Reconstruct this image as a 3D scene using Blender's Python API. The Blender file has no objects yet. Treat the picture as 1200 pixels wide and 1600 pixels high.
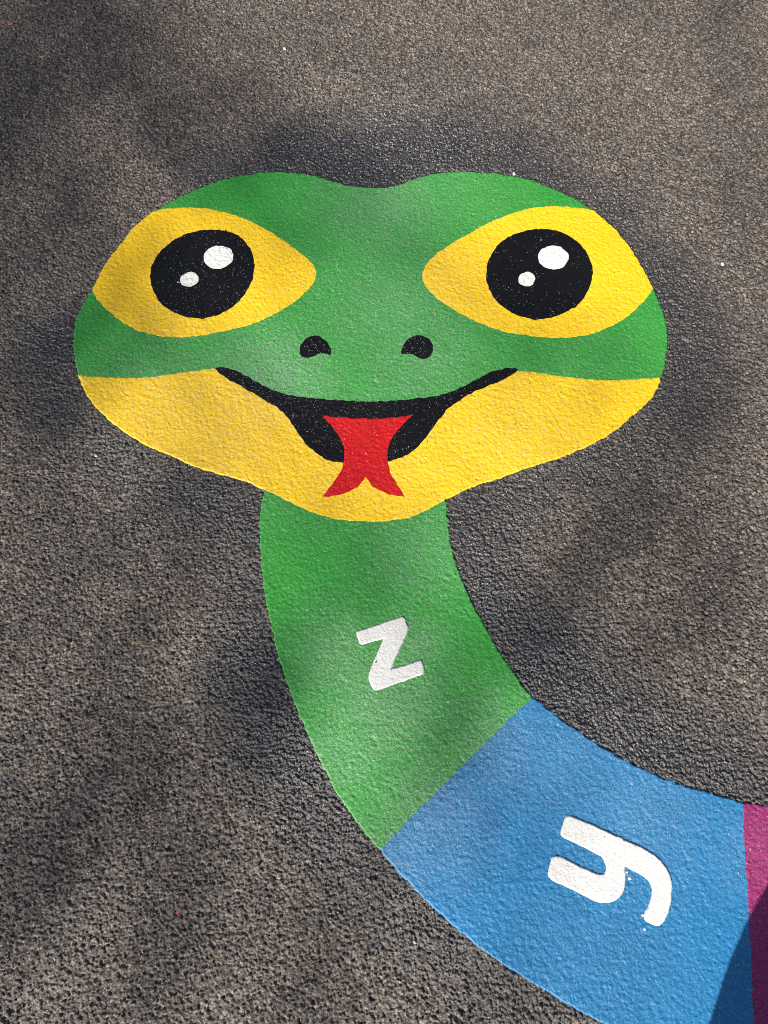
import bpy, bmesh, math, random
import numpy as np
from mathutils import Vector, Matrix

scene = bpy.context.scene
COL = scene.collection
R = math.radians

# ------------------------------------------------------------------ camera
cam_d = bpy.data.cameras.new('camera')
cam_d.sensor_fit = 'VERTICAL'
cam_d.sensor_height = 36.0
cam_d.lens = 27.0
cam_d.clip_start = 0.02
cam_d.clip_end = 2000
cam = bpy.data.objects.new('camera', cam_d)
cam.location = (0, 0, 1.4)
cam.rotation_euler = (R(20), 0, 0)
COL.objects.link(cam)
scene.camera = cam

# ------------------------------------------------------------------ sky, sun, exposure
SUN_EL, SUN_AZ = R(33), R(33 + 180)          # azimuth clockwise from +Y: low sun behind the photographer, to the left
SUN = Vector((math.sin(SUN_AZ) * math.cos(SUN_EL), math.cos(SUN_AZ) * math.cos(SUN_EL), math.sin(SUN_EL)))
world = bpy.data.worlds.new('World')
scene.world = world
world.use_nodes = True
wn = world.node_tree.nodes
wn.clear()
sky = wn.new('ShaderNodeTexSky')
sky.sky_type = 'NISHITA'
sky.sun_disc = False
sky.sun_elevation = SUN_EL
sky.sun_rotation = SUN_AZ
sky.air_density = 0.85
sky.dust_density = 2.2
bgn = wn.new('ShaderNodeBackground')
bgn.inputs['Strength'].default_value = 0.078
wo = wn.new('ShaderNodeOutputWorld')
world.node_tree.links.new(sky.outputs[0], bgn.inputs[0])
world.node_tree.links.new(bgn.outputs[0], wo.inputs[0])
sun_d = bpy.data.lights.new('sun', 'SUN')
sun_d.energy = 5.0
sun_d.angle = R(0.53)
sun_d.color = (1.0, 0.95, 0.87)
sun_o = bpy.data.objects.new('sun', sun_d)
sun_o.rotation_euler = SUN.to_track_quat('Z', 'Y').to_euler()
COL.objects.link(sun_o)
scene.view_settings.view_transform = 'Standard'
scene.view_settings.look = 'None'
scene.view_settings.gamma = 1.0
scene.view_settings.use_curve_mapping = False
scene.view_settings.exposure = 0.70
scene.cycles.use_denoising = False          # keep the grain of the stones
scene.cycles.filter_width = 1.0

# ------------------------------------------------------------------ outlines of the marking, metres on the ground
# x to the right, y away from the photographer; a third value marks a corner, the rest is a smooth curve
OUTLINE = {
    'head': [[-0.6559,0.906],[-0.6572,0.9456],[-0.6483,0.9827],[-0.6328,1.0203],[-0.6101,1.094],[-0.5913,1.1289],[-0.5596,1.1875],[-0.5243,1.2284],[-0.4849,1.2578],[-0.4335,1.2919],[-0.3684,1.3234],[-0.314,1.3383],[-0.2712,1.3439],[-0.2159,1.3424],[-0.1728,1.3364],[-0.1227,1.3206],[-0.0856,1.3074],[-0.055,1.3021],[-0.0147,1.2993],[0.0117,1.3021],[0.0367,1.3089],[0.0797,1.329],[0.1227,1.3407],[0.1665,1.3458],[0.2337,1.3439],[0.2832,1.3364],[0.3315,1.3234],[0.3908,1.2943],[0.437,1.2645],[0.4735,1.2338],[0.5086,1.1945],[0.5345,1.1542],[0.5628,1.0897],[0.58,1.0372],[0.5878,1.0063],[0.5972,0.9657],[0.5999,0.919],[0.5961,0.8798],[0.5836,0.8286],[0.5725,0.8029,1],[0.5595,0.7722],[0.5365,0.7449],[0.504,0.7172],[0.462,0.6812],[0.4057,0.6486],[0.3452,0.6225],[0.2853,0.6027],[0.231,0.5821],[0.1781,0.5631],[0.1224,0.5361],[0.0776,0.5096],[0.0408,0.4964],[0.0,0.4898],[-0.0464,0.4904],[-0.0878,0.4931],[-0.124,0.503],[-0.1659,0.5206],[-0.2141,0.5455],[-0.2676,0.5712],[-0.321,0.588],[-0.3703,0.6027],[-0.4193,0.6254],[-0.4811,0.6545],[-0.5272,0.6841],[-0.5691,0.7172],[-0.6005,0.7508],[-0.6217,0.7849],[-0.633,0.8097,1],[-0.6437,0.8393],[-0.6505,0.867]],
    'jaw': [[-0.6639,0.8119,1],[-0.633,0.8097],[-0.58,0.8047],[-0.5248,0.8033],[-0.4752,0.8065],[-0.4265,0.8149],[-0.3885,0.821],[-0.3495,0.8248],[-0.3048,0.8029],[-0.2637,0.7804],[-0.219,0.7537],[-0.1694,0.7245],[-0.0779,0.7099],[0.0,0.7099],[0.0978,0.7274],[0.131,0.7508],[0.1862,0.7864],[0.2321,0.8074],[0.266,0.8195],[0.3097,0.8172],[0.3539,0.8097],[0.4081,0.8021],[0.4633,0.7984],[0.5132,0.8002],[0.5726,0.8044],[0.6102,0.8074,1],[0.5626,0.4445,1],[-0.6115,0.4445,1]],
    'eye_l': [[-0.5217,1.232],[-0.4832,1.2397],[-0.435,1.2413],[-0.3867,1.2356],[-0.3369,1.2203],[-0.2875,1.1967],[-0.2444,1.1673],[-0.2015,1.1325],[-0.1707,1.1042],[-0.1534,1.0826],[-0.1486,1.0619],[-0.1537,1.0372],[-0.1704,1.0137],[-0.201,0.9827],[-0.2448,0.9523],[-0.2894,0.9313],[-0.3393,0.9157],[-0.3837,0.906],[-0.4229,0.9012],[-0.4629,0.9028],[-0.5031,0.9112],[-0.5388,0.927],[-0.5821,0.9589],[-0.6151,0.9928],[-0.6328,1.0203],[-0.6654,1.0686],[-0.6391,1.1368],[-0.6028,1.1892],[-0.5565,1.2248]],
    'eye_r': [[0.4735,1.2338],[0.435,1.2413],[0.387,1.2446],[0.3379,1.241],[0.2891,1.2255],[0.2398,1.2016],[0.1902,1.1702],[0.142,1.1361],[0.1087,1.1076],[0.0908,1.0826],[0.0839,1.0619],[0.087,1.0372],[0.1038,1.0104],[0.1375,0.9794],[0.1818,0.9488],[0.2268,0.927],[0.2712,0.9112],[0.3154,0.9033],[0.3666,0.8997],[0.4061,0.9028],[0.4463,0.9126],[0.4875,0.9313],[0.5311,0.9623],[0.5631,0.996],[0.5828,1.0219],[0.6164,1.0686],[0.5976,1.1455],[0.5535,1.1981],[0.5086,1.223]],
    'pupil_l': [[-0.5086,1.0477],[-0.5049,1.0974],[-0.4797,1.1403],[-0.4407,1.1687],[-0.3883,1.1804],[-0.3335,1.1687],[-0.2986,1.1325],[-0.2838,1.0826],[-0.2897,1.0339],[-0.3157,0.9859],[-0.3536,0.9568],[-0.399,0.9475],[-0.4453,0.9604],[-0.4824,0.9892]],
    'pupil_r': [[0.2224,1.0619],[0.2323,1.1042],[0.2605,1.1472],[0.3041,1.1737],[0.3523,1.1822],[0.399,1.1716],[0.4349,1.1403],[0.4548,1.094],[0.4547,1.0619],[0.4422,1.0203],[0.4126,0.9794],[0.3648,0.9523],[0.3182,0.9456],[0.2741,0.9616],[0.2414,0.9928],[0.2264,1.0269]],
    'glint_l1': [[-0.3324,1.1107],[-0.3342,1.0946],[-0.344,1.0816],[-0.3592,1.0752],[-0.3759,1.077],[-0.3897,1.0865],[-0.3967,1.1011],[-0.3951,1.1172],[-0.3854,1.1304],[-0.37,1.137],[-0.3531,1.1351],[-0.3392,1.1254]],
    'glint_l2': [[-0.4043,1.0515],[-0.4044,1.0417],[-0.4096,1.0332],[-0.4184,1.0284],[-0.4282,1.0286],[-0.4369,1.0337],[-0.4417,1.0422],[-0.4416,1.052],[-0.4365,1.0605],[-0.4277,1.0654],[-0.4177,1.0652],[-0.409,1.06]],
    'glint_r1': [[0.406,1.1025],[0.3995,1.087],[0.386,1.0762],[0.3689,1.073],[0.3527,1.0782],[0.3418,1.0904],[0.3391,1.1066],[0.3454,1.1222],[0.3589,1.1332],[0.3762,1.1365],[0.3926,1.1311],[0.4035,1.1187]],
    'glint_r2': [[0.3289,1.0498],[0.3237,1.0362],[0.3107,1.0292],[0.2975,1.033],[0.2918,1.0455],[0.297,1.0592],[0.31,1.0662],[0.3233,1.0624]],
    'nostril_l': [[-0.1773,0.8673],[-0.1764,0.8778],[-0.1678,0.8942],[-0.1536,0.9044],[-0.1389,0.905],[-0.1257,0.8959],[-0.1163,0.8825],[-0.1107,0.8688],[-0.1105,0.8565,1],[-0.1172,0.8577],[-0.1275,0.8612],[-0.1391,0.8592],[-0.1504,0.8539],[-0.1634,0.8515],[-0.1723,0.8555]],
    'nostril_r': [[0.0354,0.8592,1],[0.036,0.8688],[0.0414,0.8825],[0.0533,0.8997],[0.0677,0.905],[0.0853,0.9028],[0.0971,0.8942],[0.1024,0.8809],[0.1018,0.8654],[0.0948,0.8539],[0.0816,0.8488],[0.0697,0.8539],[0.0586,0.8599],[0.047,0.8608]],
    'mouth': [[-0.3503,0.8263,1],[-0.3331,0.8286],[-0.299,0.8165],[-0.2646,0.7958],[-0.2198,0.7722],[-0.175,0.7599],[-0.1312,0.7552],[-0.0819,0.7512],[-0.0393,0.7493],[0.0,0.7493],[0.0547,0.7549],[0.0985,0.7604],[0.1316,0.7691],[0.165,0.7849],[0.1988,0.8047],[0.2272,0.8204],[0.2554,0.8271],[0.2796,0.8248,1],[0.271,0.8149],[0.2314,0.7924],[0.1865,0.7722],[0.1529,0.7508],[0.1249,0.7262],[0.1049,0.6991],[0.0859,0.6698],[0.0585,0.6388],[0.0318,0.6225],[0.0102,0.6155],[-0.0381,0.6096],[-0.0826,0.6123],[-0.1059,0.6155],[-0.1275,0.6283],[-0.1551,0.6517],[-0.1776,0.6841],[-0.1949,0.7114],[-0.2181,0.7354],[-0.2519,0.7567],[-0.2915,0.7819],[-0.326,0.8033],[-0.3433,0.8172]],
    'tongue': [[-0.1262,0.7172,1],[-0.1018,0.7143],[-0.0757,0.7117],[-0.0519,0.7099],[-0.026,0.7092],[0.0,0.7104],[0.0282,0.7136],[0.0572,0.7172,1],[0.0411,0.7003],[0.0258,0.6812],[0.0141,0.6599],[0.0064,0.6364],[0.0064,0.6179],[0.0095,0.6017],[0.0164,0.5824],[0.0289,0.5608],[0.0413,0.5395,1],[0.0271,0.5415],[0.0084,0.5462],[-0.0104,0.554],[-0.023,0.562],[-0.0305,0.5726],[-0.0369,0.5824,1],[-0.0419,0.5726],[-0.0503,0.562],[-0.0627,0.5529],[-0.0814,0.5462],[-0.1001,0.5415],[-0.12,0.5402,1],[-0.1092,0.5563],[-0.097,0.5743],[-0.0864,0.593],[-0.0795,0.6155],[-0.0783,0.6346],[-0.0824,0.6557],[-0.0928,0.6741],[-0.1078,0.6955]],
    'neck': [[-0.2269,0.5766,1],[-0.235,0.5512],[-0.2397,0.499],[-0.2379,0.4552],[-0.2325,0.4026],[-0.2213,0.3406],[-0.2058,0.2805],[-0.1913,0.2313],[-0.1721,0.1789],[-0.1484,0.1233],[-0.1328,0.0915],[-0.111,0.0488],[-0.0845,0.0039],[-0.0579,-0.0339],[-0.0323,-0.0658],[-0.0059,-0.0917],[-0.0021,-0.0952,1],[0.0443,-0.0521],[0.111,0.0091],[0.1566,0.0509],[0.195,0.0861],[0.2377,0.1255],[0.2702,0.1533,1],[0.2658,0.1566],[0.242,0.1883],[0.2177,0.2266],[0.1909,0.2752],[0.166,0.3251],[0.1479,0.3714],[0.1337,0.418],[0.1264,0.4606],[0.1229,0.5096],[0.119,0.5496,1]],
    'blue': [[-0.0059,-0.0917,1],[0.0244,-0.1258],[0.0596,-0.1592],[0.1006,-0.1955],[0.1411,-0.2262],[0.1872,-0.2578],[0.2498,-0.2933],[0.3014,-0.3212],[0.3419,-0.3393],[0.3973,-0.3614],[0.4736,-0.385],[0.5765,-0.4065,1],[0.5835,-0.341],[0.5887,-0.2977],[0.5937,-0.2533],[0.5984,-0.2078],[0.6037,-0.1611],[0.6076,-0.1132],[0.6131,-0.0641],[0.6175,-0.0185,1],[0.6107,-0.0167],[0.5666,-0.0049],[0.5113,0.0111],[0.456,0.0324],[0.401,0.0615],[0.3535,0.0904],[0.3097,0.1231],[0.2658,0.1566,1],[0.2335,0.131],[0.1908,0.0915],[0.1521,0.0562],[0.1064,0.0142],[0.0397,-0.047]],
    'magenta': [[0.6107,-0.0167,1],[0.6055,-0.0641],[0.6001,-0.1132],[0.5963,-0.1611],[0.5911,-0.2078],[0.5865,-0.2533],[0.5816,-0.2977],[0.5765,-0.341],[0.5699,-0.4049,1],[0.6452,-0.4164],[0.7224,-0.4213],[0.8204,-0.4197],[0.9105,-0.4115,1],[0.9092,-0.341],[0.9115,-0.2533],[0.9138,-0.1611],[0.9288,-0.0218,1],[0.8707,-0.0279],[0.8048,-0.0309],[0.7288,-0.0299],[0.6645,-0.0243]],
    'letter_z': [[-0.0502,0.2728],[-0.0488,0.2758],[-0.0447,0.2772],[-0.0118,0.2882],[0.026,0.3012],[0.0343,0.3029],[0.0384,0.3002],[0.0413,0.2924],[0.0455,0.2829],[0.0447,0.2787],[0.0375,0.2628],[0.0256,0.2371],[0.0131,0.2077,1],[0.0347,0.2134],[0.0638,0.2232],[0.0679,0.2232],[0.0699,0.2186],[0.0724,0.2042],[0.0703,0.1991],[0.0645,0.1963],[0.023,0.1821],[-0.0114,0.1701],[-0.0172,0.1703],[-0.0218,0.1753],[-0.0276,0.1926],[-0.0265,0.2003],[-0.014,0.2324],[-0.0008,0.2622,1],[-0.0175,0.2575],[-0.0374,0.2522],[-0.0415,0.2522],[-0.0444,0.2546],[-0.0468,0.2604]],
    'letter_y': [[0.3069,-0.041],[0.3093,-0.039],[0.3131,-0.0384],[0.3525,-0.0531],[0.3877,-0.068],[0.4185,-0.0819],[0.4408,-0.0927],[0.4584,-0.1064],[0.4693,-0.121],[0.4737,-0.1364],[0.4728,-0.1516],[0.4683,-0.1706],[0.461,-0.1874],[0.4533,-0.1986],[0.4464,-0.2041],[0.4381,-0.2037],[0.4244,-0.1967],[0.422,-0.1902],[0.4249,-0.1837],[0.431,-0.1762],[0.4367,-0.163],[0.4399,-0.1497],[0.4354,-0.1383],[0.4239,-0.1287],[0.4098,-0.1219],[0.3992,-0.1166,1],[0.3995,-0.1287],[0.397,-0.1421],[0.3913,-0.1554],[0.3819,-0.1649],[0.3667,-0.1706],[0.35,-0.1696],[0.3399,-0.1658],[0.3076,-0.1507],[0.275,-0.1354],[0.2708,-0.1287],[0.2729,-0.121],[0.2783,-0.1054],[0.2829,-0.1015],[0.2914,-0.1011],[0.3192,-0.1132],[0.3458,-0.1248],[0.3561,-0.1283],[0.3636,-0.1268],[0.3675,-0.12],[0.3662,-0.1113],[0.3617,-0.1025],[0.3506,-0.0957],[0.326,-0.0839],[0.2991,-0.071],[0.2962,-0.067],[0.2979,-0.0601]],
    'drip0': [[0.4233,-0.1893],[0.4221,-0.1907],[0.4198,-0.191],[0.4181,-0.19],[0.4183,-0.1885],[0.4202,-0.1875],[0.4224,-0.1879]],
    'drip1': [[0.4034,-0.1267],[0.4021,-0.1274],[0.4001,-0.127],[0.3992,-0.1257],[0.3999,-0.1244],[0.4018,-0.1242],[0.4034,-0.1251]],
    'drip2': [[0.4068,-0.1366],[0.4049,-0.1369],[0.4034,-0.1357],[0.403,-0.134],[0.4044,-0.1329],[0.4063,-0.1334],[0.4074,-0.135]],
    'drip3': [[0.422,-0.2111],[0.4205,-0.2108],[0.4195,-0.2093],[0.4201,-0.2076],[0.4215,-0.2072],[0.423,-0.2082],[0.4232,-0.2099]],
    'drip4': [[0.4232,-0.2153],[0.4217,-0.2143],[0.4217,-0.2123],[0.423,-0.2107],[0.4248,-0.2108],[0.4256,-0.2124],[0.4249,-0.2144]],
    'drip5': [[0.4408,-0.2245],[0.44,-0.2232],[0.4408,-0.2214],[0.4425,-0.2204],[0.4439,-0.221],[0.4439,-0.2227],[0.4426,-0.2242]],
}
# blotches (x, y, radius, strength): black primer sprayed round the marking, pale speckled patches on the film, painted glints on the asphalt, spots the leaf clumps are placed to shade
PRIMER = [[-0.0596,1.3855,0.1566,1],[-0.231,1.3817,0.1341,1],[0.1496,1.4008,0.157,0.95],[0.3257,1.3477,0.1332,0.85],[-0.3987,1.3346,0.1108,0.6],[0.505,1.2159,0.1299,0.85],[0.6032,1.0187,0.1387,0.85],[0.6207,0.867,0.1276,0.9],[0.5788,0.7172,0.1106,0.65],[0.4581,0.6179,0.0891,0.6],[-0.6876,1.077,0.0842,0.5],[-0.6897,0.8981,0.0974,1],[-0.6655,0.7317,0.0783,0.75],[-0.5378,0.6458,0.0768,0.55],[-0.377,0.5631,0.1005,0.7],[-0.2599,0.4964,0.099,0.8],[-0.2508,0.3443,0.0776,0.75],[-0.2372,0.214,0.0984,1],[-0.1919,0.1132,0.1129,1],[-0.1432,0.0173,0.0991,0.8],[-0.0645,-0.074,0.0968,0.75],[0.021,-0.1611,0.0945,0.65],[0.1232,-0.2443,0.0924,0.65],[0.2321,-0.3065,0.0908,0.6],[0.1974,0.4833,0.1111,0.6],[0.1911,0.3443,0.1015,0.85],[0.2444,0.2371,0.1106,0.95],[0.3195,0.1574,0.1198,1],[0.4265,0.0915,0.1179,0.85],[0.5315,0.0383,0.1052,0.8],[0.6277,0.0173,0.1046,0.75],[0.2639,0.5631,0.1005,0.5],[0.3629,0.2604,0.1171,0.45],[-0.0585,1.2883,0.1171,1],[0.0613,0.4573,0.1472,0.8]]
SPECKLES = [[0.0,0.1463,0.1252,0.75],[-0.0614,0.07,0.0893,0.65],[-0.0815,0.2371,0.0815,0.7],[0.0467,0.2487,0.07,0.7],[0.0732,0.4317,0.1097,0.55],[0.0275,0.9778,0.2062,0.5],[0.0,1.2338,0.1593,0.6],[-0.2379,0.7909,0.1454,0.9],[-0.4437,0.7317,0.1696,0.6],[-0.3092,0.6741,0.1546,0.6],[-0.0514,0.6599,0.1541,0.5],[0.2577,0.6741,0.1933,0.4],[-0.3763,1.0435,0.1254,0.35],[-0.4097,0.9456,0.1366,0.35],[0.087,-0.0289,0.1088,0.8],[0.1953,0.07,0.1005,0.75],[0.0267,-0.0937,0.0749,0.7],[0.3117,0.0594,0.1336,0.5],[0.4358,-0.0238,0.1416,0.55],[0.363,-0.2078,0.1659,0.2],[0.6257,-0.0937,0.0856,0.5],[0.067,0.8515,0.1607,0.55],[0.3965,0.7909,0.1983,0.2],[0.175,1.27,0.1312,0.3]]
GLITTER = [[0.0762,1.4985,0.198,0.8],[0.2732,1.4787,0.1821,0.6],[-0.1228,1.5386,0.1381,0.5],[-0.3966,1.3067,0.1175,0.4],[0.5502,1.2338,0.1593,0.4],[0.3805,0.604,0.1776,0.7],[0.5656,0.5631,0.1131,0.4],[-0.4981,0.5228,0.1494,0.7],[-0.4199,0.6179,0.1018,0.6],[0.1205,0.3813,0.0964,0.5],[0.3386,0.1132,0.1354,0.5],[-0.1081,-0.0541,0.0973,0.4]]
SHADE = [[-0.7279,1.7051,0.1187,0.6],[-0.7969,1.8595,0.0976,0.5],[-0.4604,1.5386,0.0921,0.3],[-0.7819,1.2338,0.0869,0.35],[-0.5714,1.0435,0.0557,0.45],[-0.4329,1.2159,0.0577,0.25],[-0.336,1.2791,0.0584,0.45],[-0.1144,1.1716,0.0715,0.3],[-0.5777,0.867,0.094,0.45],[-0.7365,0.8515,0.0803,0.5],[0.4441,0.8747,0.0942,0.22],[0.3075,0.8439,0.0668,0.2],[-0.0478,0.3504,0.0718,0.45],[0.158,0.2604,0.0702,0.5],[-0.1935,0.1463,0.0683,0.4],[0.0549,0.007,0.0659,0.45],[0.2162,-0.0541,0.0757,0.4],[-0.3896,0.0594,0.1225,0.55],[-0.5868,-0.0339,0.0978,0.6],[0.2867,-0.2533,0.0819,0.3],[0.4921,0.4703,0.123,0.3],[0.2276,0.1463,0.091,0.4],[-0.7158,0.4833,0.0617,0.5],[-0.1485,0.4964,0.0619,0.3],[0.8805,1.7702,0.1441,0.3],[0.6266,0.3813,0.1084,0.3],[-0.2836,-0.1611,0.0945,0.3],[-0.6855,1.4985,0.0914,0.45],[-0.8263,1.9516,0.0992,0.5],[-0.7091,0.7611,0.1051,0.45],[-0.497,0.4064,0.1333,0.4],[-0.2251,0.1023,0.09,0.35],[-0.3269,-0.0238,0.0981,0.45],[-0.5536,0.0383,0.0996,0.4],[-0.5957,-0.1799,0.0836,0.5],[-0.2962,-0.2623,0.1124,0.3],[0.482,0.3813,0.1325,0.35],[0.6165,0.6599,0.1156,0.4],[-0.0412,-0.2353,0.0926,0.3],[0.8488,1.2883,0.1171,0.25],[-0.2261,1.111,0.0565,0.25],[0.1268,0.604,0.0634,0.2]]

# ------------------------------------------------------------------ helpers
def tag(o, label=None, cat=None, group=None, kind=None):
    if label: o['label'] = label
    if cat: o['category'] = cat
    if group: o['group'] = group
    if kind: o['kind'] = kind
    return o

def empty(name, loc=(0, 0, 0)):
    o = bpy.data.objects.new(name, None)
    o.empty_display_size = 0.1
    o.location = loc
    COL.objects.link(o)
    return o

def link_mesh(name, me, mat, parent=None):
    o = bpy.data.objects.new(name, me)
    COL.objects.link(o)
    if mat: me.materials.append(mat)
    if parent: o.parent = parent
    return o

def mesh_arrays(name, verts, loops, totals, smooth=True):
    me = bpy.data.meshes.new(name)
    totals = np.asarray(totals, np.int32)
    loops = np.asarray(loops, np.int32)
    me.vertices.add(len(verts))
    me.vertices.foreach_set('co', np.asarray(verts, np.float32).ravel())
    me.loops.add(len(loops))
    me.loops.foreach_set('vertex_index', loops)
    me.polygons.add(len(totals))
    starts = np.concatenate(([0], np.cumsum(totals)[:-1])).astype(np.int32)
    me.polygons.foreach_set('loop_start', starts)
    me.polygons.foreach_set('use_smooth', np.full(len(totals), smooth))
    me.update(calc_edges=True)
    me.validate()
    return me

class Nodes:
    def __init__(self, name):
        self.m = bpy.data.materials.new(name)
        self.m.use_nodes = True
        self.t = self.m.node_tree
        self.t.nodes.clear()
        self.out = self.t.nodes.new('ShaderNodeOutputMaterial')
        self.bsdf = self.t.nodes.new('ShaderNodeBsdfPrincipled')
        self.t.links.new(self.bsdf.outputs[0], self.out.inputs[0])
    def put(self, sock, v):
        if isinstance(v, bpy.types.NodeSocket): self.t.links.new(v, sock)
        elif v is not None: sock.default_value = v
    def n(self, kind, **kw):
        nd = self.t.nodes.new(kind)
        for k, v in kw.items(): setattr(nd, k, v)
        return nd
    def math(self, op, a, b=None, c=None, clamp=False):
        nd = self.n('ShaderNodeMath', operation=op, use_clamp=clamp)
        for i, v in enumerate((a, b, c)): self.put(nd.inputs[i], v)
        return nd.outputs[0]
    def mix(self, f, a, b):
        nd = self.n('ShaderNodeMix', data_type='RGBA')
        self.put(nd.inputs['Factor'], f)
        self.put(nd.inputs[6], a if isinstance(a, bpy.types.NodeSocket) else (*a, 1))
        self.put(nd.inputs[7], b if isinstance(b, bpy.types.NodeSocket) else (*b, 1))
        return nd.outputs[2]
    def noise(self, vec, scale, detail=2, rough=.5, dist=0):
        nd = self.n('ShaderNodeTexNoise')
        self.put(nd.inputs['Vector'], vec)
        nd.inputs['Scale'].default_value = scale
        nd.inputs['Detail'].default_value = detail
        nd.inputs['Roughness'].default_value = rough
        nd.inputs['Distortion'].default_value = dist
        return nd.outputs[0]
    def voro(self, vec, scale, rnd=1.0, feature='F1'):
        nd = self.n('ShaderNodeTexVoronoi', feature=feature)
        self.put(nd.inputs['Vector'], vec)
        nd.inputs['Scale'].default_value = scale
        nd.inputs['Randomness'].default_value = rnd
        return nd
    def ramp(self, v, a, b, lo=0.0, hi=1.0, kind='LINEAR'):
        nd = self.n('ShaderNodeMapRange', interpolation_type=kind)
        self.put(nd.inputs[0], v)
        for i, x in enumerate((a, b, lo, hi)): self.put(nd.inputs[i + 1], x)
        return nd.outputs[0]
    def pos(self): return self.n('ShaderNodeNewGeometry').outputs['Position']
    def attr(self, name): return self.n('ShaderNodeAttribute', attribute_name=name).outputs['Fac']
    def bump(self, h, strength, dist, normal=None):
        nd = self.n('ShaderNodeBump')
        nd.inputs['Strength'].default_value = strength
        nd.inputs['Distance'].default_value = dist
        self.put(nd.inputs['Height'], h)
        if normal: self.put(nd.inputs['Normal'], normal)
        return nd.outputs[0]
    def set(self, **kw):
        for k, v in kw.items():
            v = (*v, 1) if isinstance(v, tuple) and len(v) == 3 else v
            self.put(self.bsdf.inputs[k.replace('_', ' ')], v)
    def blots(self, p, L, inner=0.15):
        acc = None
        for x, y, r, s in L:
            d = self.n('ShaderNodeVectorMath', operation='DISTANCE')
            self.put(d.inputs[0], p)
            d.inputs[1].default_value = (x, y, 0)
            v = self.ramp(d.outputs['Value'], r * 1.55, r * inner, 0, s * .9, 'SMOOTHSTEP')
            v = self.math('SUBTRACT', 1.0, v)
            acc = v if acc is None else self.math('MULTIPLY', acc, v)
        acc = self.math('SUBTRACT', 1.0, acc)
        return acc

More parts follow.
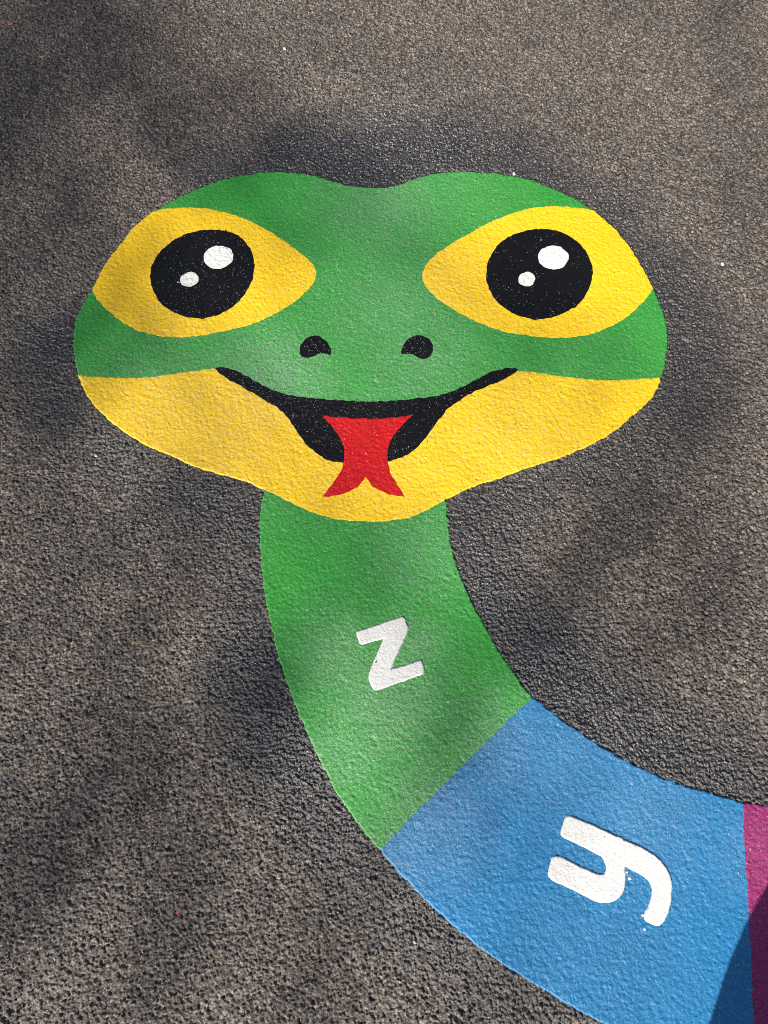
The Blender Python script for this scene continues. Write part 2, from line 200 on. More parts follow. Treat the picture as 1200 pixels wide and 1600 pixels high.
# ------------------------------------------------------------------ materials
def asphalt_material(sheet=False):
    k = Nodes('asphalt')
    p = k.pos()
    flat = k.n('ShaderNodeVectorMath', operation='MULTIPLY')
    k.put(flat.inputs[0], p); flat.inputs[1].default_value = (1, 1, 0)
    fp = flat.outputs[0]
    # soft, wandering edge of the sprayed primer
    wob = k.n('ShaderNodeTexNoise'); wob.inputs['Scale'].default_value = 9; wob.inputs['Detail'].default_value = 3
    k.put(wob.inputs['Vector'], fp)
    off = k.n('ShaderNodeVectorMath', operation='MULTIPLY_ADD')
    k.put(off.inputs[0], wob.outputs['Color']); off.inputs[1].default_value = (.075, .075, 0); off.inputs[2].default_value = (-.0375, -.0375, 0)
    wp = k.n('ShaderNodeVectorMath', operation='ADD'); k.put(wp.inputs[0], fp); k.put(wp.inputs[1], off.outputs[0])
    stone = k.attr('stone') if not sheet else k.voro(fp, 190).outputs['Distance']
    dust = k.noise(fp, 2.6, 4, .6)
    patch = k.noise(fp, 28, 3, .6)
    fine = k.noise(fp, 560, 2, .6)
    bare = k.mix(k.ramp(dust, .3, .7), (.086, .070, .057), (.116, .094, .075))
    bare = k.mix(k.ramp(patch, .38, .68, 0, .55), bare, (.072, .064, .058))
    # every stone a little different, a few pale or rusty ones
    tone = k.ramp(stone, 0, 1, .36, 1.80)
    tn = k.n('ShaderNodeVectorMath', operation='SCALE'); k.put(tn.inputs[0], bare); k.put(tn.inputs['Scale'], tone)
    bare = tn.outputs[0]
    fn = k.n('ShaderNodeVectorMath', operation='SCALE'); k.put(fn.inputs[0], bare); k.put(fn.inputs['Scale'], k.ramp(fine, .25, .75, .55, 1.45))
    bare = fn.outputs[0]
    grain = k.voro(fp, 310)
    gs = k.n('ShaderNodeSeparateColor'); k.put(gs.inputs[0], grain.outputs['Color'])
    gn = k.n('ShaderNodeVectorMath', operation='SCALE'); k.put(gn.inputs[0], bare); k.put(gn.inputs['Scale'], k.ramp(k.math('POWER', gs.outputs[0], 1.8), 0, 1, .62, 1.85))
    bare = gn.outputs[0]
    cell = k.voro(fp, 150)
    sep = k.n('ShaderNodeSeparateColor'); k.put(sep.inputs[0], cell.outputs['Color'])
    rare = k.math('MULTIPLY', k.math('GREATER_THAN', sep.outputs[0], .994), k.math('LESS_THAN', cell.outputs['Distance'], .38))
    odd = k.mix(sep.outputs[1], (.30, .28, .25), (.20, .13, .09))
    bare = k.mix(k.math('MULTIPLY', rare, .8), bare, odd)
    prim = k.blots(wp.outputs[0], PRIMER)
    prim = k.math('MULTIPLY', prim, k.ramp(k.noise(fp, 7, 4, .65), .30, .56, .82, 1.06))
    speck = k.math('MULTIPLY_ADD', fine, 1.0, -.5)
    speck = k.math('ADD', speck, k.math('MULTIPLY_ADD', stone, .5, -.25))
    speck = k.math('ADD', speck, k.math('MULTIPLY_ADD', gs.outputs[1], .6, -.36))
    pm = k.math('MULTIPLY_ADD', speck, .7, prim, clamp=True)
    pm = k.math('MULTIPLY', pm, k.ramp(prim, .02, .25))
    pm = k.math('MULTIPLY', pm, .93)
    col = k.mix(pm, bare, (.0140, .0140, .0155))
    # pale specks painted into the asphalt colour in place of glossy glints
    gl = k.math('ADD', k.blots(wp.outputs[0], GLITTER, .1), .10)
    speckle = k.voro(fp, 330)
    bs = k.n('ShaderNodeSeparateColor'); k.put(bs.inputs[0], speckle.outputs['Color'])
    on = k.math('MULTIPLY', k.math('LESS_THAN', speckle.outputs['Distance'], .30), k.math('LESS_THAN', bs.outputs[0], k.math('MULTIPLY', gl, .55)))
    col = k.mix(k.math('MULTIPLY', on, .75), col, (.40, .40, .39))
    h = k.math('ADD', k.noise(fp, 700, 3, .65), k.math('MULTIPLY', k.noise(fp, 260, 2, .5), 1.4))
    nrm = k.bump(h, .9, .0014)
    if sheet: nrm = k.bump(k.voro(fp, 190).outputs['Distance'], .9, .003, nrm)
    k.set(Base_Color=col, Roughness=k.ramp(pm, 0, 1, .66, .30), Specular_IOR_Level=k.ramp(pm, 0, 1, .5, 1.0), Normal=nrm)
    if sheet:
        for nm in ('Roughness', 'Specular IOR Level'):
            for l in list(k.bsdf.inputs[nm].links): k.t.links.remove(l)
        k.set(Roughness=1.0, Specular_IOR_Level=.05)
    return k.m

def paint_material(name, base, faded, rough=.50, speckles=1.0, spec=.45, wash=1.0):
    k = Nodes(name)
    fp = k.pos()
    cloud = k.noise(fp, 5, 4, .6)
    fine = k.noise(fp, 500, 2, .6)
    col = k.mix(k.ramp(cloud, .35, .72, 0, .5), base, faded)
    sc = k.n('ShaderNodeVectorMath', operation='SCALE'); k.put(sc.inputs[0], col); k.put(sc.inputs['Scale'], k.ramp(fine, .2, .8, .86, 1.14))
    col = sc.outputs[0]
    dens = k.attr('speckles')  # pale specks and a pale wash, denser inside the listed patches
    speckle = k.voro(fp, 430)
    bs = k.n('ShaderNodeSeparateColor'); k.put(bs.inputs[0], speckle.outputs['Color'])
    thr = k.math('MULTIPLY', k.math('ADD', dens, .05), 1.15 * speckles)
    on = k.math('MULTIPLY', k.math('LESS_THAN', speckle.outputs['Distance'], .36), k.math('LESS_THAN', bs.outputs[0], thr))
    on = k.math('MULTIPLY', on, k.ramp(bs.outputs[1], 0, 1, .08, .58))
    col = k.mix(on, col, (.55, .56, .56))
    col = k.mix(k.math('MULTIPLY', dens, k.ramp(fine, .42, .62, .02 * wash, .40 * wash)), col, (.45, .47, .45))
    # scuffs and grit trodden into the film
    grit = k.math('GREATER_THAN', k.noise(fp, 160, 3, .6), .715)
    col = k.mix(k.math('MULTIPLY', grit, .35), col, (.09, .08, .07))
    h = k.math('ADD', k.noise(fp, 800, 3, .6), k.math('MULTIPLY', k.noise(fp, 300, 2, .5), 1.5))
    h = k.math('ADD', h, k.math('MULTIPLY', on, .5))
    k.set(Base_Color=col, Roughness=k.ramp(cloud, .3, .7, rough - .06, rough + .08), Specular_IOR_Level=spec, Normal=k.bump(h, .62, .0009))
    return k.m

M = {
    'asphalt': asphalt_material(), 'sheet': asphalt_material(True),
    'green': paint_material('green_paint', (.028, .245, .028), (.040, .275, .042)),
    'yellow': paint_material('yellow_paint', (.80, .500, .006), (.82, .535, .012), .5, .9, .45, .4),
    'black': paint_material('black_paint', (.0036, .0036, .0044), (.0055, .0055, .0066), .50, .22, .20, .04),
    'white': paint_material('white_paint', (.68, .67, .63), (.72, .71, .67), .55, .3),
    'red': paint_material('red_paint', (.46, .004, .005), (.50, .006, .006), .48, .1, .4, .05),
    'blue': paint_material('blue_paint', (.008, .155, .345), (.011, .185, .410), .48, .22, .5, .9),
    'magenta': paint_material('magenta_paint', (.24, .015, .105), (.28, .022, .122), .5, .3, .45, .3),
}

def simple(name, col, rough=.8, col2=None, scale=20):
    k = Nodes(name)
    c2 = col2 or tuple(x * .7 for x in col)
    p = k.pos()
    n = k.noise(p, scale, 4, .6)
    k.set(Base_Color=k.mix(n, col, c2), Roughness=rough, Normal=k.bump(n, .3, .01))
    return k.m

# ------------------------------------------------------------------ asphalt relief: one seamless 0.7 m tile of packed 4 mm stones
CELL, NT = 0.0012, 590
TILE = CELL * NT
rng = np.random.default_rng(7)

def gauss(h, sigma):
    f = np.fft.fftfreq(h.shape[0], d=CELL)
    g = np.exp(-2 * (math.pi * sigma * f) ** 2)
    return np.real(np.fft.ifft2(np.fft.fft2(h) * g[:, None] * g[None, :]))

def stones(n, seed):
    r = np.random.default_rng(seed)
    sp = TILE / n
    cx = r.random((n, n)); cy = r.random((n, n))
    rad = r.normal(0, .16, (n, n)); ang = r.random((n, n)) * math.pi; st = 1 + r.random((n, n)) * .7
    hi = r.normal(0, .00038, (n, n)) - (r.random((n, n)) < .05) * .0012
    tx = r.normal(0, .36, (n, n)); ty = r.normal(0, .36, (n, n))
    tone = r.random((n, n))
    ax = np.arange(NT) * CELL / sp
    X, Y = np.meshgrid(ax, ax)
    ix = np.floor(X).astype(int); iy = np.floor(Y).astype(int)
    f1 = np.full(X.shape, 9.); f2 = np.full(X.shape, 9.); z = np.zeros(X.shape); to = np.zeros(X.shape)
    for dy in (-2, -1, 0, 1, 2):
        for dx in (-2, -1, 0, 1, 2):
            jx = (ix + dx) % n; jy = (iy + dy) % n
            ex = X - (ix + dx + cx[jy, jx]); ey = Y - (iy + dy + cy[jy, jx])
            c = np.cos(ang[jy, jx]); s = np.sin(ang[jy, jx]); k = st[jy, jx]
            u = (ex * c + ey * s) / np.sqrt(k); v = (-ex * s + ey * c) * np.sqrt(k)
            d = (np.abs(u) ** 2.6 + np.abs(v) ** 2.6) ** (1 / 2.6) - rad[jy, jx]
            near = d < f1
            f2 = np.where(near, f1, np.minimum(f2, d))
            z = np.where(near, hi[jy, jx] + (tx[jy, jx] * ex + ty[jy, jx] * ey) * sp, z)
            to = np.where(near, tone[jy, jx], to)
            f1 = np.where(near, d, f1)
    gap = np.clip((f2 - f1) / .75, 0, 1)
    gap = gap * gap * (3 - 2 * gap)
    return z - (1 - gap) * .00125, to

hA, stone_tone = stones(172, 3)
hB, _ = stones(104, 5)
low = gauss(rng.normal(0, 1, (NT, NT)), .012); low = low / low.std()
mixw = np.clip(gauss(rng.normal(0, 1, (NT, NT)), .006) * 26 * .5 + .28, 0, 1)
h = hA * (1 - .55 * mixw) + hB * .55 * mixw + low * .00035 + rng.normal(0, .00006, (NT, NT))
und = gauss(rng.normal(0, 1, (NT, NT)), .0019); h += und / und.std() * .00050
h = gauss(h, .00042)
h = (h - h.mean()) * 1.2
cap = np.percentile(h, 95)                         # rolled flat: no stone stands far above its neighbours
h = np.where(h > cap, cap + (h - cap) * .3, h)
# thermoplastic film laid on it: pits half filled, crests kept
film = .27 * gauss(h, .0007) + .09 * gauss(np.maximum(h, gauss(h, .0025)), .0018) + rng.normal(0, .00003, (NT, NT))
FILM = film

def tile_mesh():
    idx = np.arange(NT + 1)
    hh = h[np.ix_(idx % NT, idx % NT)]
    tt = stone_tone[np.ix_(idx % NT, idx % NT)]
    X, Y = np.meshgrid(idx * CELL, idx * CELL)
    v = np.stack((X, Y, hh), -1).reshape(-1, 3)
    i = (np.arange(NT)[:, None] * (NT + 1) + np.arange(NT)[None, :]).ravel()
    q = np.stack((i, i + 1, i + NT + 2, i + NT + 1), -1).ravel()
    me = mesh_arrays('asphalt_relief', v, q, np.full(NT * NT, 4))
    a = me.attributes.new('stone', 'FLOAT', 'POINT')
    a.data.foreach_set('value', tt.ravel().astype(np.float32))
    return me

# ------------------------------------------------------------------ the ground
bm = bmesh.new()
bmesh.ops.create_grid(bm, x_segments=60, y_segments=60, size=300)
me = bpy.data.meshes.new('ground'); bm.to_mesh(me); bm.free()
ground = link_mesh('ground', me, M['sheet'])
ground.location.z = -.007
tag(ground, kind='structure')
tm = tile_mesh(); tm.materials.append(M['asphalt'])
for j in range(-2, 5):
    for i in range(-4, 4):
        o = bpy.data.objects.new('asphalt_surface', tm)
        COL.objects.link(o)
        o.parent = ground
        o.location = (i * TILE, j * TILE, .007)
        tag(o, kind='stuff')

# ------------------------------------------------------------------ the painted marking: film that follows the stones, cut along each outline
def curve(pts, sub=7):
    out = []; n = len(pts)
    P = [np.array(p[:2]) for p in pts]; C = [len(p) > 2 for p in pts]
    for i in range(n):
        p0, p1, p2, p3 = P[i - 1], P[i], P[(i + 1) % n], P[(i + 2) % n]
        if C[i]: p0 = 2 * p1 - p2
        if C[(i + 1) % n]: p3 = 2 * p2 - p1
        # centripetal Catmull-Rom
        t0 = 0; t1 = t0 + max(1e-6, np.linalg.norm(p1 - p0) ** .5); t2 = t1 + max(1e-6, np.linalg.norm(p2 - p1) ** .5); t3 = t2 + max(1e-6, np.linalg.norm(p3 - p2) ** .5)
        for k in range(sub):
            t = t1 + (t2 - t1) * k / sub
            a1 = (t1 - t) / (t1 - t0) * p0 + (t - t0) / (t1 - t0) * p1
            a2 = (t2 - t) / (t2 - t1) * p1 + (t - t1) / (t2 - t1) * p2
            a3 = (t3 - t) / (t3 - t2) * p2 + (t - t2) / (t3 - t2) * p3
            b1 = (t2 - t) / (t2 - t0) * a1 + (t - t0) / (t2 - t0) * a2
            b2 = (t3 - t) / (t3 - t1) * a2 + (t - t1) / (t3 - t1) * a3
            out.append((t2 - t) / (t2 - t1) * b1 + (t - t1) / (t2 - t1) * b2)
    return np.array(out)

GX0, GY0 = -int(1.4 / CELL), -int(.75 / CELL)
GNX, GNY = int(2.9 / CELL), int(2.3 / CELL)
gi = (np.arange(GNX) + GX0); gj = (np.arange(GNY) + GY0)
TOP = h[np.ix_(gj % NT, gi % NT)].copy()
FLM = FILM[np.ix_(gj % NT, gi % NT)]
wob = gauss(rng.normal(0, 1, (NT, NT)), .0035); wob /= wob.std()
WOB = wob[np.ix_(gj % NT, gi % NT)]

def inside_dist(c, x0, x1, y0, y1):
    """signed distance, positive inside, on the lattice window"""
    X = ((np.arange(x0, x1) + GX0) * CELL).astype(np.float32)[None, :]
    Y = ((np.arange(y0, y1) + GY0) * CELL).astype(np.float32)[:, None]
    d2 = np.full((y1 - y0, x1 - x0), 1.0, np.float32)
    ins = np.zeros(d2.shape, bool)
    a = c; b = np.roll(c, -1, 0)
    for (ax, ay), (bx, by) in zip(a, b):
        ex, ey = bx - ax, by - ay
        l2 = ex * ex + ey * ey
        if l2 < 1e-14: continue
        t = np.clip(((X - ax) * ex + (Y - ay) * ey) / l2, 0, 1)
        np.minimum(d2, (X - ax - t * ex) ** 2 + (Y - ay - t * ey) ** 2, out=d2)
        rows = (ay > Y[:, 0]) != (by > Y[:, 0])
        if rows.any():
            xs = ax + (Y[rows] - ay) / ey * ex
            ins[rows] ^= X < xs
    d = np.sqrt(d2)
    return np.where(ins, d, -d)

def speckle_density(x, y):
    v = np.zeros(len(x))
    for bx, by, r, s in SPECKLES:
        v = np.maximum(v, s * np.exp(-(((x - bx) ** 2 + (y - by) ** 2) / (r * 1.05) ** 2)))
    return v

def film_part(name, outline, mat, parent, thick, edge, clip=None, lift=.00025, wobble=.0006, speckle=1.0, relief=1.0, under=()):
    c = curve(OUTLINE[outline])
    lo = np.floor(c.min(0) / CELL).astype(int) - 3; hi = np.ceil(c.max(0) / CELL).astype(int) + 4
    x0, x1 = max(lo[0] - GX0, 0), min(hi[0] - GX0, GNX); y0, y1 = max(lo[1] - GY0, 0), min(hi[1] - GY0, GNY)
    d = inside_dist(c, x0, x1, y0, y1)
    if clip: d = np.minimum(d, inside_dist(curve(OUTLINE[clip]), x0, x1, y0, y1))
    d = d + WOB[y0:y1, x0:x1] * wobble
    d = np.where(np.abs(d) < 1e-5, 1e-5, d)
    w = np.clip(d / edge, 0, 1); w = w * w * (3 - 2 * w)
    top = TOP[y0:y1, x0:x1]
    target = np.maximum(FLM[y0:y1, x0:x1] * relief + thick, top + lift)
    z = (top + .00004) * (1 - w) + target * w
    inn = d > 0
    idx = np.full(d.shape, -1); idx[inn] = np.arange(inn.sum())
    jj, ii = np.nonzero(inn)
    verts = np.stack(((ii + x0 + GX0) * CELL, (jj + y0 + GY0) * CELL, z[inn]), -1)
    full = inn
    for nm, cl in under:                                  # no film where another colour is laid instead, bar a narrow overlap
        du = inside_dist(curve(OUTLINE[nm]), x0, x1, y0, y1)
        if cl: du = np.where(d < .008, -1, du)
        inn = inn & (du < .006)
    if under:
        d = np.where(inn, d, np.where(full, -1e-4, d))
        idx = np.full(d.shape, -1); idx[inn] = np.arange(inn.sum())
        jj, ii = np.nonzero(inn)
        verts = np.stack(((ii + x0 + GX0) * CELL, (jj + y0 + GY0) * CELL, z[inn]), -1)
    q = np.stack((inn[:-1, :-1], inn[:-1, 1:], inn[1:, 1:], inn[1:, :-1]), -1)
    cnt = q.sum(-1)
    fj, fi = np.nonzero(cnt == 4)
    quads = np.stack((idx[fj, fi], idx[fj, fi + 1], idx[fj + 1, fi + 1], idx[fj + 1, fi]), -1)
    loops = [quads.ravel()]; tot = [np.full(len(quads), 4)]
    extra = []; cross = {}; el = []; et = []
    base = len(verts)
    for j, i in zip(*np.nonzero((cnt > 0) & (cnt < 4))):
        cs = ((j, i), (j, i + 1), (j + 1, i + 1), (j + 1, i))
        poly = []
        for k in range(4):
            p, r = cs[k], cs[(k + 1) % 4]
            if inn[p]: poly.append(idx[p])
            if inn[p] != inn[r]:
                key = (p, r) if p < r else (r, p)
                if key not in cross:
                    u, v = key
                    t = d[u] / (d[u] - d[v])
                    cross[key] = base + len(extra)
                    extra.append(((u[1] + t * (v[1] - u[1]) + x0 + GX0) * CELL, (u[0] + t * (v[0] - u[0]) + y0 + GY0) * CELL, z[u] * (1 - t) + z[v] * t))
                poly.append(cross[key])
        if len(poly) >= 3:
            el += poly; et.append(len(poly))
    if extra: verts = np.concatenate((verts, np.array(extra)))
    loops.append(np.array(el, int)); tot.append(np.array(et, int))
    if len(quads) + len(et) == 0: return None
    me = mesh_arrays(name, verts, np.concatenate(loops), np.concatenate(tot))
    a = me.attributes.new('speckles', 'FLOAT', 'POINT')
    a.data.foreach_set('value', (speckle_density(verts[:, 0], verts[:, 1]) * speckle).astype(np.float32))
    o = link_mesh(name, me, M[mat], parent)
    TOP[y0:y1, x0:x1] = np.where(full, z, top)
    return o

snake = empty('painted_snake', (0, 0, 0))
tag(snake, 'painted green, yellow and blue alphabet snake marking with smiling face on dark asphalt', 'ground marking')
T = .0025
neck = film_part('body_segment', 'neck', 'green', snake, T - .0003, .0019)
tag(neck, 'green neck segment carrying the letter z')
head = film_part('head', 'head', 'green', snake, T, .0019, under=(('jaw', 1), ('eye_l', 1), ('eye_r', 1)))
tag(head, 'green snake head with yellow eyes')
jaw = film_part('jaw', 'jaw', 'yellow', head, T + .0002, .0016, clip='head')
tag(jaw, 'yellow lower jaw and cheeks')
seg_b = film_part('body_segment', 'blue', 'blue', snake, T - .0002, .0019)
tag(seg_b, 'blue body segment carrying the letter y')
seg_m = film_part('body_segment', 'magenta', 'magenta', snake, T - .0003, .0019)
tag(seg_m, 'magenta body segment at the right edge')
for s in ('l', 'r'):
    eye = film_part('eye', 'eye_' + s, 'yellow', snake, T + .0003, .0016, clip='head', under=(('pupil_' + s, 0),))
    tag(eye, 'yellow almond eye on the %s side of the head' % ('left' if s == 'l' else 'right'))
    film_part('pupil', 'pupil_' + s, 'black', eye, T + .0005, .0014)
    film_part('eye_highlight', 'glint_' + s + '1', 'white', eye, T + .0008, .0014, speckle=.2)
    film_part('eye_highlight', 'glint_' + s + '2', 'white', eye, T + .0008, .0014, speckle=.2)
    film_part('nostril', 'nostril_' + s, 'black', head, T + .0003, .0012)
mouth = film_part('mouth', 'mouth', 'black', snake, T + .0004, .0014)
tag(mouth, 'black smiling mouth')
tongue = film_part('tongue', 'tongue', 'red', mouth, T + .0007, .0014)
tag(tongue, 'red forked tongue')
lz = film_part('letter', 'letter_z', 'white', neck, T + .0019, .0016, wobble=.0003, speckle=.2, relief=.45)
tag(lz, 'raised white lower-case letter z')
ly = film_part('letter', 'letter_y', 'white', seg_b, T + .0022, .0016, wobble=.0003, speckle=.2, relief=.5)
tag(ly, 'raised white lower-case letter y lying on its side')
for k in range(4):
    film_part('paint_drip', 'drip%d' % k, 'white', seg_b, T + .0004, .0012, wobble=.0003, speckle=0)

def top_at(x, y):
    i = min(max(int(round(x / CELL)) - GX0, 0), GNX - 1); j = min(max(int(round(y / CELL)) - GY0, 0), GNY - 1)
    return float(TOP[j, i])

# ------------------------------------------------------------------ loose grit lying about, too small to count
def grit():
    r = random.Random(4)
    verts = []; loops = []; tot = []; tone = []
    for _ in range(420):
        x = r.uniform(-1.15, 1.15); y = r.uniform(-.45, 2.0)
        s = .0009 + .0016 * r.random() ** 3
        z = top_at(x, y) + s * .4
        b = len(verts)
        M3 = Matrix.Rotation(r.random() * 6.28, 3, (r.random() - .5, r.random() - .5, r.random() + .1))
        sc = (s * r.uniform(.8, 1.6), s * r.uniform(.7, 1.1), s * r.uniform(.5, .9))
        for v in ((1, 0, 0), (-1, 0, 0), (0, 1, 0), (0, -1, 0), (0, 0, 1), (0, 0, -1), (.6, .6, .5), (-.6, .5, -.6)):
            p = M3 @ Vector([v[i] * sc[i] * r.uniform(.8, 1.2) for i in range(3)])
            verts.append((x + p.x, y + p.y, z + p.z))
        for f in ((0, 6, 4), (6, 2, 4), (2, 1, 4), (1, 3, 4), (3, 0, 4), (0, 2, 6), (2, 0, 5), (1, 2, 7), (7, 2, 5), (1, 7, 5), (3, 1, 5), (0, 3, 5)):
            loops += [b + i for i in f]; tot.append(3)
        tone += [r.random()] * 8
    me = mesh_arrays('loose_grit', verts, loops, tot, smooth=False)
    a = me.attributes.new('tone', 'FLOAT', 'POINT'); a.data.foreach_set('value', np.array(tone, np.float32))
    k = Nodes('grit')
    cr = k.n('ShaderNodeValToRGB'); e = cr.color_ramp.elements
    e[0].position = 0; e[0].color = (.10, .09, .08, 1); e[1].position = 1; e[1].color = (.62, .58, .52, 1)
    for p_, c_ in ((.35, (.20, .18, .16, 1)), (.7, (.36, .33, .29, 1)), (.9, (.30, .15, .08, 1))):
        x_ = e.new(p_); x_.color = c_
    cr.color_ramp.interpolation = 'CONSTANT'
    k.put(cr.inputs[0], k.attr('tone'))
    k.set(Base_Color=cr.outputs[0], Roughness=.55)
    o = link_mesh('loose_grit', me, k.m)
    tag(o, 'tiny pale grit scattered over the asphalt and paint', 'grit', kind='stuff')
grit()

# ------------------------------------------------------------------ the few larger bits lying on the ground
def bit(name, x, y, size, col, flat, label, cat, seed):
    r = random.Random(seed)
    bm = bmesh.new()
    bmesh.ops.create_icosphere(bm, subdivisions=2, radius=1)
    for v in bm.verts:
        n = v.co.normalized()
        j = 1 + .22 * math.sin(3.1 * n.x + seed) * math.cos(2.7 * n.y - seed) + r.uniform(-.10, .10)
        v.co = Vector((n.x * j * size * 1.25, n.y * j * size * .85, max(-.5, min(.7, n.z)) * j * size * flat))
    me = bpy.data.meshes.new(name); bm.to_mesh(me); bm.free()
    o = link_mesh(name, me, simple(name + '_surface', col, .6, tuple(c * .75 for c in col), 900))
    o.location = (x, y, top_at(x, y) + size * flat * .3)
    o.rotation_euler = (r.uniform(-.2, .2), r.uniform(-.2, .2), r.uniform(0, 6.28))
    tag(o, label, cat, 'small bits lying on the asphalt')
bit('paint_flake', -0.3361, -0.1846, 0.0044, (0.5, 0.1, 0.09), 0.35, 'red paint flake on bare asphalt in the lower left', 'flake', 278)
bit('paint_flake', -0.9414, 1.819, 0.0065, (0.42, 0.1, 0.08), 0.35, 'dull red flake near the top left corner of the asphalt', 'flake', 17)
bit('leaf_scrap', -0.4572, 0.2557, 0.0037, (0.55, 0.27, 0.03), 0.25, 'small orange leaf scrap on asphalt left of the neck', 'scrap', 209)
bit('pebble', 0.7425, 1.0872, 0.0039, (0.62, 0.6, 0.57), 0.8, 'white pebble on dark asphalt right of the right eye', 'pebble', 1128)
bit('pebble', -0.2465, 1.7331, 0.0040, (0.6, 0.57, 0.52), 0.8, 'pale pebble on bare asphalt above the left brow', 'pebble', 445)
bit('pebble', 0.3, 1.3392, 0.0038, (0.66, 0.62, 0.52), 0.8, 'cream pebble at the top edge of the green head', 'pebble', 803)
bit('pebble', 0.1689, 1.3505, 0.0033, (0.26, 0.14, 0.08), 0.8, 'brown pebble at the top edge of the green head', 'pebble', 714)
bit('pebble', -0.574, 0.629, 0.0033, (0.48, 0.48, 0.47), 0.8, 'grey pebble on asphalt below the left cheek', 'pebble', 150)
bit('pebble', 0.0495, -0.228, 0.0025, (0.55, 0.49, 0.36), 0.8, 'tan pebble on asphalt below the blue segment edge', 'pebble', 648)
bit('pebble', 0.654, 0.5835, 0.0033, (0.45, 0.42, 0.4), 0.8, 'pale grey pebble on asphalt below the right cheek', 'pebble', 1118)

# ------------------------------------------------------------------ tree behind the photographer whose thin crown dapples the light
def tube(verts, loops, tot, path, rad, n=7):
    b = len(verts)
    for i, p in enumerate(path):
        t = (path[min(i + 1, len(path) - 1)] - path[max(i - 1, 0)]).normalized()
        u = t.orthogonal().normalized(); w = t.cross(u)
        for k in range(n):
            a = 2 * math.pi * k / n
            verts.append(p + (u * math.cos(a) + w * math.sin(a)) * rad[i])
    for i in range(len(path) - 1):
        for k in range(n):
            loops += [b + i * n + k, b + i * n + (k + 1) % n, b + (i + 1) * n + (k + 1) % n, b + (i + 1) * n + k]; tot.append(4)

def tree():
    r = random.Random(21)
    side = SUN.cross(Vector((0, 0, 1))).normalized(); up = side.cross(SUN).normalized()
    centre = Vector((0, .75, 0)) + SUN * 13
    foot = Vector((centre.x, centre.y, 0)) + Vector((-3.5, 2.2, 0))
    root = empty('broadleaf_tree', foot)
    tag(root, 'thin-crowned broadleaf tree behind the camera that dapples the asphalt with shade', 'tree')
    leaves = []; twigs = []
    def leaf(p, s):
        a = Vector((r.gauss(0, 1), r.gauss(0, 1), r.gauss(0, 1))).normalized()
        nrm = (SUN * r.uniform(.5, 1.4) + a * .8).normalized()
        u = nrm.orthogonal().normalized(); u = (Matrix.Rotation(r.random() * 6.28, 3, nrm) @ u); v = nrm.cross(u)
        leaves.append((p, u * s, v * s * .62, nrm * s * .12))
    for x, y, rad, st in SHADE:
        c = Vector((x, y, 0)) + SUN * (13 + r.uniform(-1.2, 1.2))
        twigs.append(c)
        n = max(3, int(st * math.pi * (rad * 1.15) ** 2 / .0015))
        for _ in range(n):
            q = math.sqrt(r.random()) * rad * 1.15; a = r.random() * 6.28
            leaf(c + side * q * math.cos(a) + up * q * math.sin(a) + SUN * r.uniform(-.3, .3), r.uniform(.026, .036))
    # the rest of the crown, whose shade falls beyond the marking
    k = 0
    while k < 170:
        d = Vector((r.gauss(0, 1), r.gauss(0, 1), r.gauss(0, 1))).normalized() * (r.random() ** .45)
        c = Vector((foot.x, foot.y, 8.2)) + Vector((d.x * 3.6, d.y * 3.6, d.z * 3.0))
        t = c.z / SUN.z; sx, sy = c.x - SUN.x * t, c.y - SUN.y * t
        if -1.35 < sx < 1.35 and -.75 < sy < 2.3: continue
        k += 1
        twigs.append(c)
        for _ in range(26):
            leaf(c + Vector((r.gauss(0, .2), r.gauss(0, .2), r.gauss(0, .16))), r.uniform(.03, .055))
    V, L, Tt = [], [], []
    for p, u, v, w in leaves:
        b = len(V)
        V += [p - u, p - u * .2 + v + w, p + u * .45 + v * .75 + w, p + u * 1.1, p + u * .45 - v * .75 + w, p - u * .2 - v + w]
        L += [b, b + 5, b + 4, b + 3, b, b + 3, b + 2, b + 1]; Tt += [4, 4]
    V = [v - foot for v in V]
    leafm = simple('leaf', (.06, .11, .025), .55, (.09, .12, .03), 3)
    link_mesh('crown', mesh_arrays('crown', V, L, Tt, smooth=False), leafm, root)
    V, L, Tt = [], [], []
    trunk = [Vector((0, 0, -.1)), Vector((.03, .02, .5)), Vector((.06, -.03, 1.8)), Vector((-.02, .05, 3.4)), Vector((.1, .1, 5.2)), Vector((.05, .2, 7.2)), Vector((.1, .15, 9.6))]
    tube(V, L, Tt, trunk, [.24, .17, .15, .13, .10, .06, .015], 10)
    hubs = []
    for i in range(9):
        a = i * 2.4; z0 = 3.8 + i * .5
        s = Vector((.05, .1, z0)); e = s + Vector((math.cos(a) * 1.6, math.sin(a) * 1.6, 1.1))
        m = (s + e) / 2 + Vector((0, 0, -.15))
        tube(V, L, Tt, [s, m, e], [.05, .035, .018], 6); hubs.append(e)
    for c in twigs:
        c = c - foot
        s = min(hubs, key=lambda q: (q - c).length)
        m = (s + c) / 2 + Vector((r.uniform(-.1, .1), r.uniform(-.1, .1), r.uniform(0, .2)))
        tube(V, L, Tt, [s, m, c], [.012, .008, .004], 4)
    link_mesh('trunk', mesh_arrays('trunk', V, L, Tt), simple('bark', (.12, .095, .07), .9, (.06, .048, .036), 14), root)
tree()
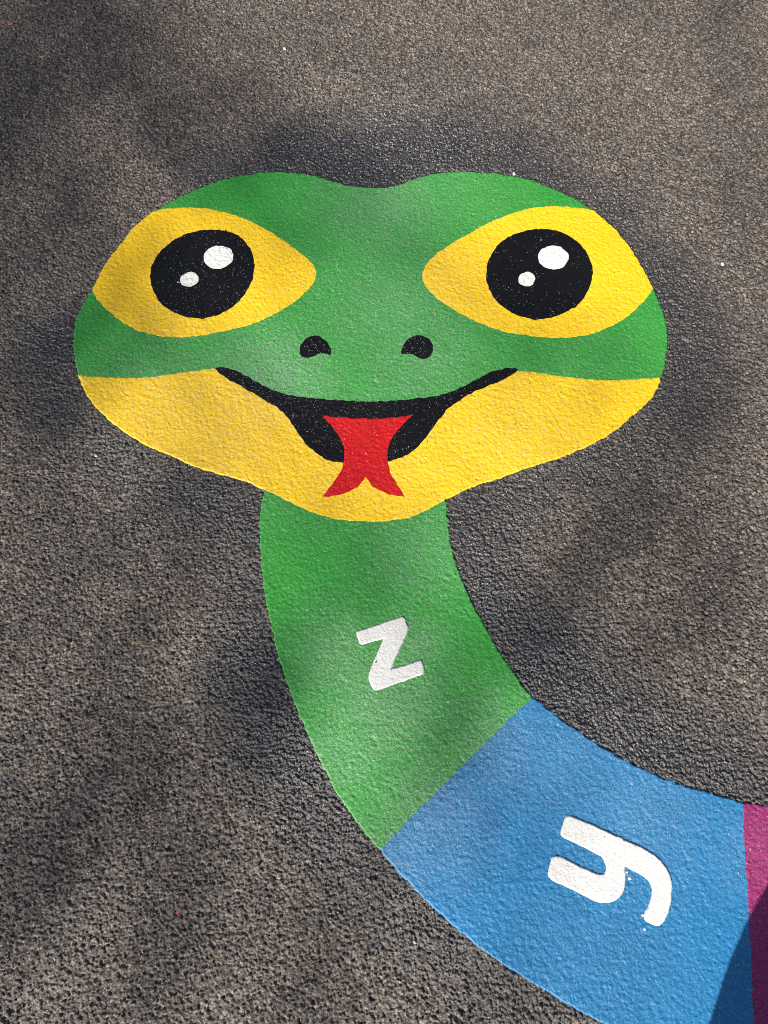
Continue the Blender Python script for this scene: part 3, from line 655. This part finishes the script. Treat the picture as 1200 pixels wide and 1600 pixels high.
# ------------------------------------------------------------------ the person taking the picture, just outside the frame
def skinned(name, chains, mat, parent=None, sub=2):
    """chains: lists of (x, y, z, radius); points shared between chains are welded"""
    V, Rr, E, key = [], [], [], {}
    for ch in chains:
        last = None
        for x, y, z, rr in ch:
            kk = (round(x, 3), round(y, 3), round(z, 3))
            if kk not in key:
                key[kk] = len(V); V.append((x, y, z)); Rr.append(rr)
            if last is not None and last != key[kk]: E.append((last, key[kk]))
            last = key[kk]
    me = bpy.data.meshes.new(name); me.from_pydata(V, E, [])
    o = link_mesh(name, me, mat, parent)
    sk = o.modifiers.new('skin', 'SKIN')
    sk.use_smooth_shade = True
    for i, sv in enumerate(me.skin_vertices[0].data if me.skin_vertices else []):
        sv.radius = (Rr[i], Rr[i]); sv.use_root = i == 0
    if not me.skin_vertices:
        bpy.context.view_layer.objects.active = o
        bpy.ops.mesh.customdata_skin_add()
        for i, sv in enumerate(me.skin_vertices[0].data):
            sv.radius = (Rr[i], Rr[i]); sv.use_root = i == 0
    ss = o.modifiers.new('subdivision', 'SUBSURF'); ss.levels = sub; ss.render_levels = sub
    return o

def photographer():
    skin = simple('skin', (.42, .25, .18), .55, (.38, .21, .15), 60)
    cloth = simple('jacket_cloth', (.045, .05, .06), .85, (.03, .034, .042), 90)
    denim = simple('trouser_cloth', (.035, .05, .09), .9, (.025, .035, .065), 120)
    leather = simple('shoe_leather', (.05, .04, .035), .5, (.035, .03, .026), 60)
    pel = (.445, -.75, .93, .095)
    chest = (.39, -.63, 1.25, .135); neckb = (.345, -.54, 1.44, .062)
    LS = (.215, -.575, 1.375, .062); RS = (.54, -.62, 1.375, .062)
    LE = (.10, -.37, 1.17, .045); RE = (.44, -.33, 1.17, .045)
    LW = (-.065, -.125, 1.335, .030); RW = (.10, -.12, 1.335, .030)
    def hand(w, s):
        palm = (s * .062, -.075, 1.372, .028)
        out = [[w, palm]]
        for i in range(4):
            f = (i - 1.5) * .017
            out.append([palm, (s * .070, -.040 + f * .4, 1.385 + f, .010), (s * .060, -.022, 1.405 + f, .009), (s * .046, -.018, 1.410 + f, .008)])
        out.append([palm, (s * .055, -.068, 1.398, .011), (s * .040, -.052, 1.416, .009)])
        return out
    body = skinned('person', [
        [pel, (.42, -.70, 1.08, .115), chest, neckb, (.335, -.515, 1.50, .056), (.322, -.49, 1.575, .088), (.318, -.48, 1.655, .086), (.322, -.485, 1.70, .05)],
        [(.318, -.48, 1.655, .086), (.305, -.385, 1.60, .014)],
        [chest, LS, LE, LW], [chest, RS, RE, RW],
        [pel, (.345, -.75, .86, .085), (.335, -.735, .48, .056), (.334, -.755, .09, .040), (.322, -.62, .035, .035)],
        [pel, (.545, -.755, .86, .085), (.555, -.745, .48, .056), (.553, -.765, .09, .040), (.565, -.63, .035, .035)],
        ] + hand(LW, -1) + hand(RW, 1), skin)
    tag(body, 'person holding up a phone, whose shadow falls across the bottom right corner', 'person')
    skinned('jacket', [[(.446, -.752, .80, .150), (.443, -.745, .92, .158), (.42, -.70, 1.08, .145), (.39, -.63, 1.26, .150), (.352, -.555, 1.42, .075)],
                       [(.39, -.63, 1.26, .150), (.215, -.575, 1.38, .078), (.10, -.37, 1.17, .060), (-.05, -.15, 1.318, .046)],
                       [(.39, -.63, 1.26, .150), (.54, -.62, 1.38, .078), (.44, -.33, 1.17, .060), (.11, -.145, 1.318, .046)]], cloth, body)
    skinned('trousers', [[(.445, -.75, .93, .105), (.345, -.75, .84, .100), (.338, -.742, .62, .088), (.342, -.735, .47, .068), (.331, -.742, .375, .098), (.334, -.75, .30, .082), (.334, -.752, .22, .084), (.334, -.755, .07, .078)],
                         [(.445, -.75, .93, .105), (.545, -.755, .84, .100), (.553, -.748, .62, .088), (.555, -.74, .47, .080), (.554, -.756, .30, .074), (.553, -.765, .07, .078)]], denim, body)
    skinned('shoe', [[(.335, -.80, .045, .045), (.333, -.75, .055, .050), (.328, -.68, .045, .048), (.321, -.60, .036, .036)]], leather, body)
    skinned('shoe', [[(.552, -.81, .045, .045), (.553, -.76, .055, .050), (.558, -.69, .045, .048), (.566, -.61, .036, .036)]], leather, body)
    skinned('hair', [[(.334, -.54, 1.60, .075), (.326, -.515, 1.67, .088), (.320, -.475, 1.715, .068), (.318, -.43, 1.705, .045)]], simple('hair', (.05, .035, .025), .6), body)
    # the phone in both hands, lens just above the camera's own place
    bm = bmesh.new()
    bmesh.ops.create_cube(bm, size=1)
    for v in bm.verts: v.co = Vector((v.co.x * .076, v.co.y * .160, v.co.z * .008))
    bmesh.ops.bevel(bm, geom=bm.edges[:], offset=.003, segments=2, affect='EDGES')
    me = bpy.data.meshes.new('phone'); bm.to_mesh(me); bm.free()
    ph = link_mesh('phone', me, simple('phone_shell', (.02, .02, .022), .3))
    ph.rotation_euler = cam.rotation_euler
    ph.location = cam.matrix_basis @ Vector((0, -.055, .016))
    tag(ph, 'dark phone held in both hands by the person', 'phone')
photographer()
